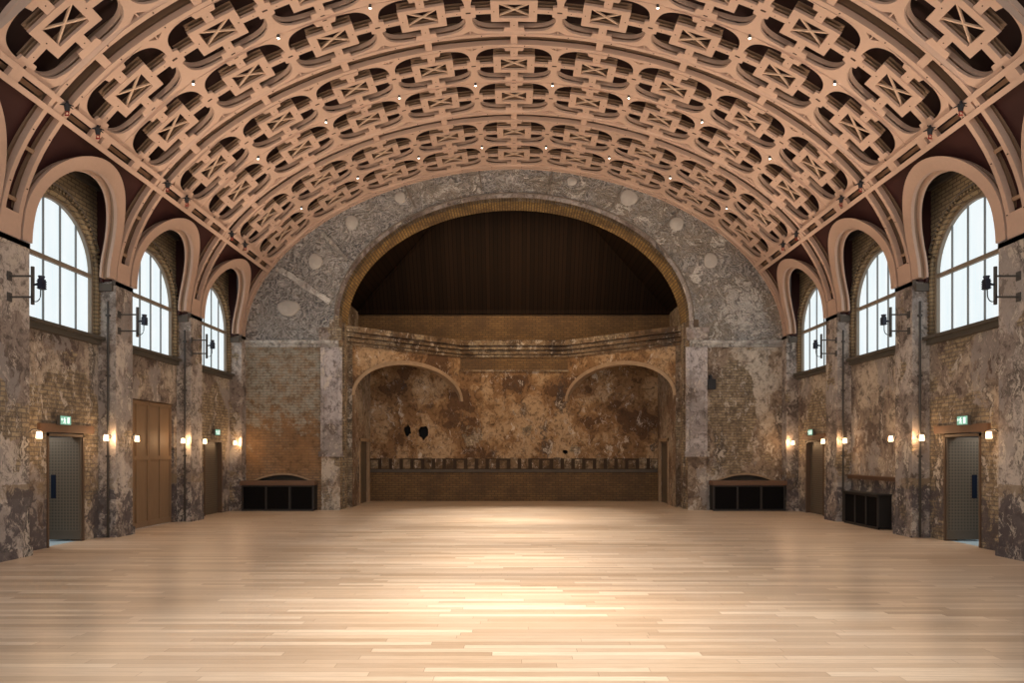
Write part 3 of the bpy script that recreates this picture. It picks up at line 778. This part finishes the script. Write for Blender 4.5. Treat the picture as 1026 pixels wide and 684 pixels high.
# ------------------------------------------------------------------ bracket spotlights
for sg in (-1, 1):
    for i, y in enumerate([10.75, 13.74, 16.84]):
        p = empty('bracket_spotlight', (sg*XP, y, 4.1))
        tag(p, 'dark spotlight on a steel bracket before the %s %s window' % ({0: 'nearest', 1: 'middle', 2: 'farthest'}[i], wallname[sg]), 'spotlight', 'spotlights on wall brackets')
        for z in (4.47, 4.14):
            rel(MB().tube([(sg*(XP), y, z), (sg*7.58, y, z)], .016, 6).obj('arm', M['bracket']), p)
            rel(MB().box(*sorted((sg*(XP-.012), sg*XP)), y-.05, y+.05, z-.07, z+.07).obj('wall_plate', M['bracket']), p)
        rel(MB().box(*sorted((sg*7.56, sg*7.60)), y-.018, y+.018, 4.02, 4.62).obj('upright', M['bracket']), p)
        rel(MB().tube([(sg*7.58, y, 4.33), (sg*7.46, y, 4.35)], .018, 8).obj('yoke_stem', M['navy']), p)
        mb = MB().box(*sorted((sg*7.40, sg*7.475)), y-.045, y+.045, 4.26, 4.42)
        for z in (4.27, 4.305, 4.34, 4.375): mb.box(*sorted((sg*7.39, sg*7.485)), y-.05, y+.05, z, z+.015)
        mb.tube([(sg*7.44, y, 4.42), (sg*7.44, y, 4.47)], [.035, .05], 12)
        rel(mb.obj('lamp_housing', M['navy']), p)
        rel(MB().tube([(sg*7.44, y-.02, 4.25)]+[(sg*(7.51-.075*math.cos(PI*k/10)), y-.03, 4.17-.11*math.sin(PI*k/10)) for k in range(11)]+[(sg*7.58, y, 4.2)], .008, 6).obj('cable', M['iron'], None, True), p)

# ------------------------------------------------------------------ hoists at the beam, downlights in the lattice
for sg in (-1, 1):
    k = 0
    for i, y in enumerate([10.8, 11.6, 13.93, 14.75, 17.1, 17.95]):
        s = sg*(S_BEAM-.02 if i % 2 == 0 else S_BEAM-.02); x, yy, z = V(s, y, -.05)
        p = empty('hanging_chain_hoist', (x, y, z))
        which = ['nearest', 'second', 'third', 'fourth', 'fifth', 'farthest'][i]
        tag(p, 'small black hoist with red shackle on the %s ceiling beam, %s of six' % (wallname[sg], which), 'hoist', 'hoists along the ceiling beams')
        mb = MB().tube([(x, y, z), (x, y, z-.05), (x, y, z-.06), (x, y, z-.16)], [.02, .025, .05, .035], 10)
        for a in range(5):
            an = a*2*PI/5; mb.tube([(x, y, z-.05), (x+.10*math.cos(an), y+.10*math.sin(an), z-.08)], [.02, .008], 5)
        rel(mb.obj('body', M['iron']), p)
        mb = MB().tube([(x+.026*math.cos(PI*q/6), y, z-.19+.034*math.sin(PI*q/6)) for q in range(12)], .010, 6, True)
        mb.tube([(x-.035, y, z-.225), (x+.035, y, z-.225)], .009, 6)
        rel(mb.obj('shackle', M['red'], None, True), p)
rowtxt = ['nearest visible', 'middle', 'farthest', 'unseen overhead']; col = {1: 'first', 3: 'second', 5: 'third', 7: 'fourth'}
for b, mid in enumerate(MIDS+[9.24]):
    for j in (-7, -5, -3, -1, 1, 3, 5, 7):
        if b == 0 and abs(j) > 9: continue
        x, y, z = V(j*U/2, mid, -.0)
        p = empty('downlight', (x, y, z))
        tag(p, 'tiny glowing downlight in the %s lattice row, %s %s of crown' % (rowtxt[b], col[abs(j)], 'left' if j < 0 else 'right'), 'downlight', 'downlights in the lattice ceiling')
        rel(MB().tube([(x, y, z-.06), (x, y, z+.0)], [.024, .03], 12).obj('collar', M['bracket'], None, False), p)
        rel(MB().ball((x, y, z-.055), .021, n=6).obj('bulb', M['bulb'], None, True), p)
        l = bpy.data.lights.new('downlight_and_fill_beam', 'SPOT'); l.spot_size = math.radians(38 if abs(j) == 1 else 80); l.spot_blend = .8
        l.energy = {1: (2100, 2200, 3200, 2400)[b], 3: 200, 5: 120, 7: 90}[abs(j)]; l.color = (1, .91, .79); l.shadow_soft_size = .05
        lo = bpy.data.objects.new('downlight_and_fill_beam', l); C.objects.link(lo); lo.location = (x, y, z-.13)

# ------------------------------------------------------------------ stage wall
F = lambda u, v, w: (u, w, v)
AX, AB, AS = 5.19, 3.62, 5.64      # arch half width, rise, springing
ZS = 4.9
def half_lower(sg, mt, W):
    # wall beside the stage opening, with a low segmental niche over the cabinet
    nx0, nx1 = 5.86, 7.86
    x_in, x_out = AX, 8.05
    poly = [(sg*x_in, 0), (sg*nx0, 0), (sg*nx0, .78)]
    for i in range(15):
        u = i/14; poly.append((sg*(nx0+(nx1-nx0)*u), .82+.26*math.sin(PI*u)))
    poly += [(sg*nx1, .78), (sg*nx1, 0), (sg*x_out, 0), (sg*x_out, ZS), (sg*x_in, ZS)]
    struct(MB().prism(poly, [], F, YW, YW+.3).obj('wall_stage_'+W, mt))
    struct(MB().box(*sorted((sg*5.7, sg*8.0)), YW+.3, YW+.36, 0, 1.3).obj('wall_niche_'+W, M['cornice']))
    rim = [(sg*(nx0-.06+(nx1-nx0+.12)*i/14), .80+.30*math.sin(PI*i/14)) for i in range(15)]
    inn = [(sg*(nx0+(nx1-nx0)*i/14), .79+.255*math.sin(PI*i/14)) for i in range(15)]
    trim(MB().prism(rim+inn[::-1], [], F, YW-.03, YW+.05), M['arch_rim'])
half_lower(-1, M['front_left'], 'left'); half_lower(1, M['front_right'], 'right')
# carved band between the lattice and the arch
outer = []
for i in range(61):
    s = -S_END+2*S_END*i/60; x, y, z = V(s, 0, .1); outer.append((x, z))
inner = arc(0, AS, AX, AB, PI, 0, 48)
poly = [(-8.05, ZS)]+outer+[(8.05, ZS), (AX, ZS)]+inner[::-1]+[(-AX, ZS)]
for sg in (-1, 1): struct(MB().box(*sorted((sg*8.0, sg*8.9)), YW+.01, YW+.3, 0, 7.6).obj('wall_stage_return', M['redboard']))
wp = struct(MB().prism(poly, [], F, YW, YW+.3).obj('wall_proscenium', M['ornate']))
struct(MB().prism([(-8.9, 7.0), (-8.9, 12), (8.9, 12), (8.9, 7.0)]+[(x*1.003, z) for x, z in reversed(outer) if z > 7.0], [], F, YW+.05, YW+.3).obj('wall_proscenium', M['redboard']))
def at(px, py, D): return ((px-515)*D/684, (454-py)*D/684+H)
for px, py, rx, ry in ((289, 308.5, 11.5, 8), (316, 262, 7, 8), (352.5, 223, 6.5, 7.5), (401, 198, 5.5, 6), (573, 182, 5, 4.5), (630, 198, 9, 8), (678, 224, 7, 7), (712, 261, 7, 8)):
    x, z = at(px, py, YW); k = YW/684
    mb = MB(); N = 22; v = []; f = []
    for (rr, d) in ((1.0, 0.0), (.97, .03), (.8, .05), (.01, .06)):
        for i in range(N): an = 2*PI*i/N; w = 1+.05*math.sin(3*an+px); v.append((x+rx*k*rr*w*math.cos(an), YW-d, z+ry*k*rr*w*math.sin(an)))
    for r in range(3):
        for i in range(N): q = (i+1) % N; f.append((r*N+i, r*N+q, (r+1)*N+q, (r+1)*N+i))
    mb.add(v, f); mb.obj('medallion', M['medal'], wp, True)
# broken radial bars
for (a, b_, w) in (((278, 268), (331, 303), .10), ((323, 234), (349, 261), .06)):
    p0 = at(*a, YW); p1 = at(*b_, YW); dx, dz = p1[0]-p0[0], p1[1]-p0[1]; L = math.hypot(dx, dz); nx, nz = -dz/L*w, dx/L*w
    pts = []; n = 9
    for i in range(n): q = i/(n-1); j = 1+random.uniform(-.35, .2); pts.append((p0[0]+dx*q+nx*j, p0[1]+dz*q+nz*j))
    for i in range(n-1, -1, -1): q = i/(n-1); j = 1+random.uniform(-.35, .2); pts.append((p0[0]+dx*q-nx*j, p0[1]+dz*q-nz*j))
    trim(MB().prism(pts, [], F, YW-.05, YW+.02), M['string'])
# plain panel joints radiating round the arch
mb = MB()
for an in (100, 122, 58, 40, 79):
    a = math.radians(an); c_, s_ = math.cos(a), math.sin(a)
    p0 = (AX*1.06*c_, AS+AB*1.08*s_); L = 1.05
    d = Vector((c_, s_*1.3)).normalized(); nrm = (-d.y*.025, d.x*.025)
    q0 = p0; q1 = (p0[0]+d.x*L, p0[1]+d.y*L)
    mb.prism([(q0[0]+nrm[0], q0[1]+nrm[1]), (q0[0]-nrm[0], q0[1]-nrm[1]), (q1[0]-nrm[0], q1[1]-nrm[1]), (q1[0]+nrm[0], q1[1]+nrm[1])], [], F, YW-.025, YW+.02)
trim(mb, M['plug'])
# string courses
for sg in (-1, 1):
    mb = MB().box(*sorted((sg*AX, sg*8.0)), YW-.10, YW, ZS+.02, ZS+.12)
    mb.box(*sorted((sg*AX, sg*8.0)), YW-.06, YW, ZS-.08, ZS+.02)
    trim(mb, M['string'])
    # shallow pilaster beside the opening: plastered shaft on a brick base
    mb = MB().box(*sorted((sg*5.12, sg*5.72)), YW-.05, YW, 1.72, ZS-.08); mb.box(*sorted((sg*5.06, sg*5.78)), YW-.09, YW, 1.58, 1.74)
    mb.box(*sorted((sg*5.08, sg*5.2)), YW-.09, YW-.04, 1.74, ZS-.08)
    mb.box(*sorted((sg*5.62, sg*5.72)), YW-.075, YW-.04, 1.74, ZS-.08)
    trim(mb, M['lilac'])
    trim(MB().box(*sorted((sg*5.15, sg*5.70)), YW-.05, YW, 0, 1.58), M['front_right'])
    trim(MB().box(*sorted((sg*5.1, sg*5.76)), YW-.09, YW, ZS+.12, ZS+.5), M['pil_y'])
# brick ring round the arch and the deep soffit / jambs
ring_o = [(-AX-.13, ZS+.5)]+arc(0, AS, AX+.13, AB+.12, PI, 0, 48)+[(AX+.13, ZS+.5)]
ring_i = [(-AX, ZS+.5)]+arc(0, AS, AX, AB, PI, 0, 48)+[(AX, ZS+.5)]
trim(MB().prism(ring_o+ring_i[::-1], [], F, YW-.03, YW+.02), M['pil_y'])
YB = 21.32
prof = [(-AX, 0), (-AX, 2.8)]+arc(0, AS, AX, AB, PI, 0, 48)+[(AX, 2.8), (AX, 0)]
prof2 = [(x*(AX+.3)/AX, z if z < 3 else AS+(z-AS)*(AB+.3)/AB) for x, z in prof]
# jambs below the springing, soffit above
def cut(lo, hi): return None
soff = arc(0, AS, AX, AB, PI, 0, 48); soff2 = arc(0, AS, AX+.28, AB+.28, PI, 0, 48)
trim(MB().prism(soff+soff2[::-1], [], F, YW+.01, YB), M['soffit'])
for sg in (-1, 1):
    mb = MB().box(*sorted((sg*(AX-.005), sg*(AX+.28))), YW-.02, YB, 0, AS)
    mb.box(*sorted((sg*(AX-.05), sg*AX)), YW+.45, YW+.6, 0, AS); mb.box(*sorted((sg*(AX-.03), sg*AX)), YW+.7, YW+.78, 0, AS)
    trim(mb, M['jamb'])
# thin pale bead on the face of the arch
trim(MB().tube([(x, YW-.045, z) for x, z in arc(0, AS, AX+.13, AB+.12, PI, 0, 60)], .02, 6), M['plug'])

# ------------------------------------------------------------------ apse behind the arch
YK = 24.0; XA = 5.05
holes = []
def blob(px, py, rx, ry, sd):
    x, z = at(px, py, YK); k = YK/684; rnd = random.Random(sd)
    return [(x+rx*k*rnd.uniform(.65, 1.2)*math.cos(2*PI*i/12), z+ry*k*rnd.uniform(.65, 1.2)*math.sin(2*PI*i/12)) for i in range(12)]
holes = [blob(408.5, 431, 3.8, 6, 3), blob(424, 433.5, 5.2, 7, 5), blob(566.5, 452.5, 3.4, 2.4, 8)]
struct(MB().prism(rect(-XA-.1, XA+.1, 1.1, 5.3), holes, F, YK, YK+.2).obj('wall_back', M['apse']))
struct(MB().box(-XA-.2, XA+.2, YK+.5, YK+.55, 0, 5.2).obj('wall_back', M['blackbox']))  # black sheet behind the holes, their inner shade given as colour
struct(MB().box(-XA-.1, XA+.1, YK, YK+.2, 0, 1.1).obj('wall_back', M['apse_brick']))
band = trim(MB().box(-XA, XA, YK-.03, YK, 1.02, 1.12), M['cornice'])
trim(MB().box(-XA, XA, YK-.012, YK, 1.12, 1.50), M['slot'])  # dark brown backing strip, shows in the gaps between the corbel blocks
n = 27
for i in range(n):
    x = -XA+.15+(2*XA-.3)*i/(n-1)
    mb = MB().bbox(x-.125, x+.125, YK-.04-.01*(i % 3), YK, 1.14, 1.14+.30+.03*((i*7) % 4), .015)
    mb.obj('corbel_block', M['apse_mould'], band)
for sg in (-1, 1):
    W = wallname[sg]
    poly = [(YB, 0), (22.35, 0), (22.35, 2.1), (23.7, 2.1), (23.7, 0), (YK, 0), (YK, 5.3), (YB, 5.3)]
    struct(MB().prism(poly, [], P(sg), XA, XA+.2).obj('wall_apse_'+W, M['apse_x']))
    struct(MB().box(*sorted((sg*(XA-.0), sg*(AX+.28))), YB-.02, YB+.03, 0, 5.3).obj('wall_apse_'+W, M['jamb']))
    dn[0] += 1
    d = struct(empty('door_%d' % dn[0], (sg*XA, 23, 0)))
    rel(MB().box(*sorted((sg*(XA+.08), sg*(XA+.13))), 22.35, 23.7, 0, 2.1).obj('door_leaf', M['leaf_edge']), d)
    mb = MB()
    for a, c, z0, z1 in ((22.27, 22.37, 0, 2.18), (23.68, 23.78, 0, 2.18), (22.27, 23.78, 2.08, 2.18)): mb.box(*sorted((sg*(XA-.03), sg*(XA+.06))), a, c, z0, z1)
    rel(mb.obj('door_frame', M['arch_rim']), d)
    # slanting wall over a round arch
    A = Vector((sg*XA, YB+.05)); B = Vector((sg*1.86, YK)); dr = (B-A); L = dr.length; dr /= L; nr = Vector((dr.y, -dr.x)) if sg < 0 else Vector((-dr.y, dr.x))
    if nr.y < 0: nr = -nr
    def G(u, v, w, A=A, dr=dr, nr=nr): q = A+dr*u+nr*w; return (q.x, q.y, v)
    zs = 3.52
    ar = [(L/2-(L/2-.04)*math.cos(PI*i/28), zs+1.12*math.sin(PI*i/28)) for i in range(29)]
    poly = [(-.1, zs-.02)]+ar+[(L+.05, zs-.02), (L+.05, 5.3), (-.1, 5.3)]
    struct(MB().prism(poly, [], G, 0, .22).obj('wall_slant_'+W, M['apse']))
    ro = [(L/2-(L/2+.06)*math.cos(PI*i/28), zs-.02+1.24*math.sin(PI*i/28)) for i in range(29)]
    ri = [(L/2-(L/2-.05)*math.cos(PI*i/28), zs-.02+1.11*math.sin(PI*i/28)) for i in range(29)]
    trim(MB().prism(ro+ri[::-1], [], G, -.05, .24), M['arch_rim'])
    # mouldings of the cornice on the slant
    for (z0, z1, o_) in ((5.05, 5.13, .05), (5.16, 5.28, .10), (5.30, 5.42, .16), (5.44, 5.62, .22)):
        trim(MB().prism(rect(-.3, L+.12+o_*.3, z0, z1), [], G, -o_, .3), M['apse_mould'])
    struct(MB().box(*sorted((sg*5.6, sg*5.75)), YB, 24.7, 5.5, 6.75).obj('wall_attic_'+W, M['jamb']))
for (z0, z1, o_) in ((5.05, 5.13, .05), (5.16, 5.28, .10), (5.30, 5.42, .16), (5.44, 5.62, .22)):
    trim(MB().box(-1.95, 1.95, YK-o_, YK+.3, z0, z1), M['apse_mould'])
trim(MB().box(-1.95, 1.95, YK-.05, YK, 4.55, 4.61), M['apse_mould'])
struct(MB().box(-1.9, 1.9, YK-.02, YK+.01, 4.6, 5.1).obj('wall_back', M['apse_brick']))
for sg in (-1, 1):
    struct(MB().prism([(sg*5.75, YB), (sg*(XA-.05), YB), (sg*1.9, YK-.02), (0, YK-.02), (0, 24.7), (sg*5.75, 24.7)], [], lambda u, v, w: (u, v, w), 5.46, 5.54).obj('ceiling', M['apse_mould']))
struct(MB().box(-5.75, 5.75, 24.6, 24.75, 5.5, 6.75).obj('wall_attic_back', M['apse_brick']))
# dark timber hood: four sloping boarded planes
def plane(pts, nm):
    v = [Vector(p) for p in pts]; nrm = (v[1]-v[0]).cross(v[2]-v[0]).normalized()*.06
    mb = MB().add(v+[p+nrm for p in v], [(0, 1, 2, 3), (7, 6, 5, 4), (0, 4, 5, 1), (1, 5, 6, 2), (2, 6, 7, 3), (3, 7, 4, 0)])
    struct(mb.obj(nm, M['hood']))
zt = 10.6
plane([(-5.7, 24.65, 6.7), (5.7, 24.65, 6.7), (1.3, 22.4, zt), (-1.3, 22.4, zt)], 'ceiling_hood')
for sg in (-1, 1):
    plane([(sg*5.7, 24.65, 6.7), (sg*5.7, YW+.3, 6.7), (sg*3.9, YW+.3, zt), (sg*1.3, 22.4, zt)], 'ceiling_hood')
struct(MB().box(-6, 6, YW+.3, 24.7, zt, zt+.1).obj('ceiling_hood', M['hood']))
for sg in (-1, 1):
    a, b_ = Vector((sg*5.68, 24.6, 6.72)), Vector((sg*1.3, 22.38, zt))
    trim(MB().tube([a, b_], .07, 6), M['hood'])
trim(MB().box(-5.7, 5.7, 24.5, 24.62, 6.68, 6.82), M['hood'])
# box light on the right pilaster of the stage wall
p = empty('wall_speaker', (5.86, YW-.15, 3.55)); tag(p, 'small black box fitting fixed to the wall right of the stage arch', 'fitting')
x, z = at(713, 384, YW-.2)
rel(MB().bbox(x-.1, x+.1, YW-.3, YW-.12, z-.18, z+.12, .02).obj('housing', M['iron']), p)
rel(MB().box(x-.03, x+.03, YW-.14, YW, z+.05, z+.26).obj('mount', M['iron']), p)

# ------------------------------------------------------------------ light
sc = bpy.context.scene
w = bpy.data.worlds.new('hall_beyond'); sc.world = w; w.use_nodes = True
w.node_tree.nodes['Background'].inputs[0].default_value = (1.0, .96, .92, 1); w.node_tree.nodes['Background'].inputs[1].default_value = .9
def area(name, loc, rot, size, energy, col, sy=None):
    l = bpy.data.lights.new(name, 'AREA'); l.energy = energy; l.color = col; l.size = size
    if sy: l.shape = 'RECTANGLE'; l.size_y = sy
    o = bpy.data.objects.new(name, l); C.objects.link(o); o.location = loc; o.rotation_euler = rot; return o
# spotlights on brackets throw light up into the vault
for sg in (-1, 1):
    for y in (10.75, 13.74, 16.84):
        l = bpy.data.lights.new('bracket_beam', 'SPOT'); l.spot_size = math.radians(120); l.spot_blend = 1; l.energy = 420; l.color = (1, .80, .62); l.shadow_soft_size = .08
        o = bpy.data.objects.new('bracket_beam', l); C.objects.link(o); o.location = (sg*7.44, y, 4.55)
        d = Vector((-sg*.75, .05, .66)); o.rotation_euler = d.to_track_quat('-Z', 'Y').to_euler()
for x in (-.9, .9):  # fill beams added without fixtures to brighten the near floor
    l = bpy.data.lights.new('downlight_and_fill_beam', 'SPOT'); l.spot_size = math.radians(40); l.spot_blend = .8; l.energy = 3200; l.color = (1, .92, .80)
    o = bpy.data.objects.new('downlight_and_fill_beam', l); C.objects.link(o); o.location = (x, 6.1, 9.95)
# warm stage light in the apse, behind the arch crown
l = area('stage_wash', (0, 20.9, 8.6), (math.radians(-35), 0, 0), 5.0, 160, (1, .66, .36), .4)
l.rotation_euler = Vector((0, .55, -.9)).to_track_quat('-Z', 'Y').to_euler()

# ------------------------------------------------------------------ camera
cam = bpy.data.cameras.new('camera'); co = bpy.data.objects.new('camera', cam); C.objects.link(co)
co.location = (0, 0, H); co.rotation_euler = (PI/2, 0, 0)
cam.sensor_width = 36; cam.lens = 24; cam.shift_y = 112/1026; cam.shift_x = -2/1026; cam.clip_end = 200
sc.camera = co
sc.view_settings.view_transform = 'Standard'; sc.view_settings.look = 'None'; sc.view_settings.gamma = 1; sc.view_settings.exposure = 0
sc.view_settings.use_curve_mapping = False
sc.cycles.max_bounces = 8; sc.cycles.diffuse_bounces = 5; sc.cycles.use_denoising = True
sc.cycles.sample_clamp_indirect = 6
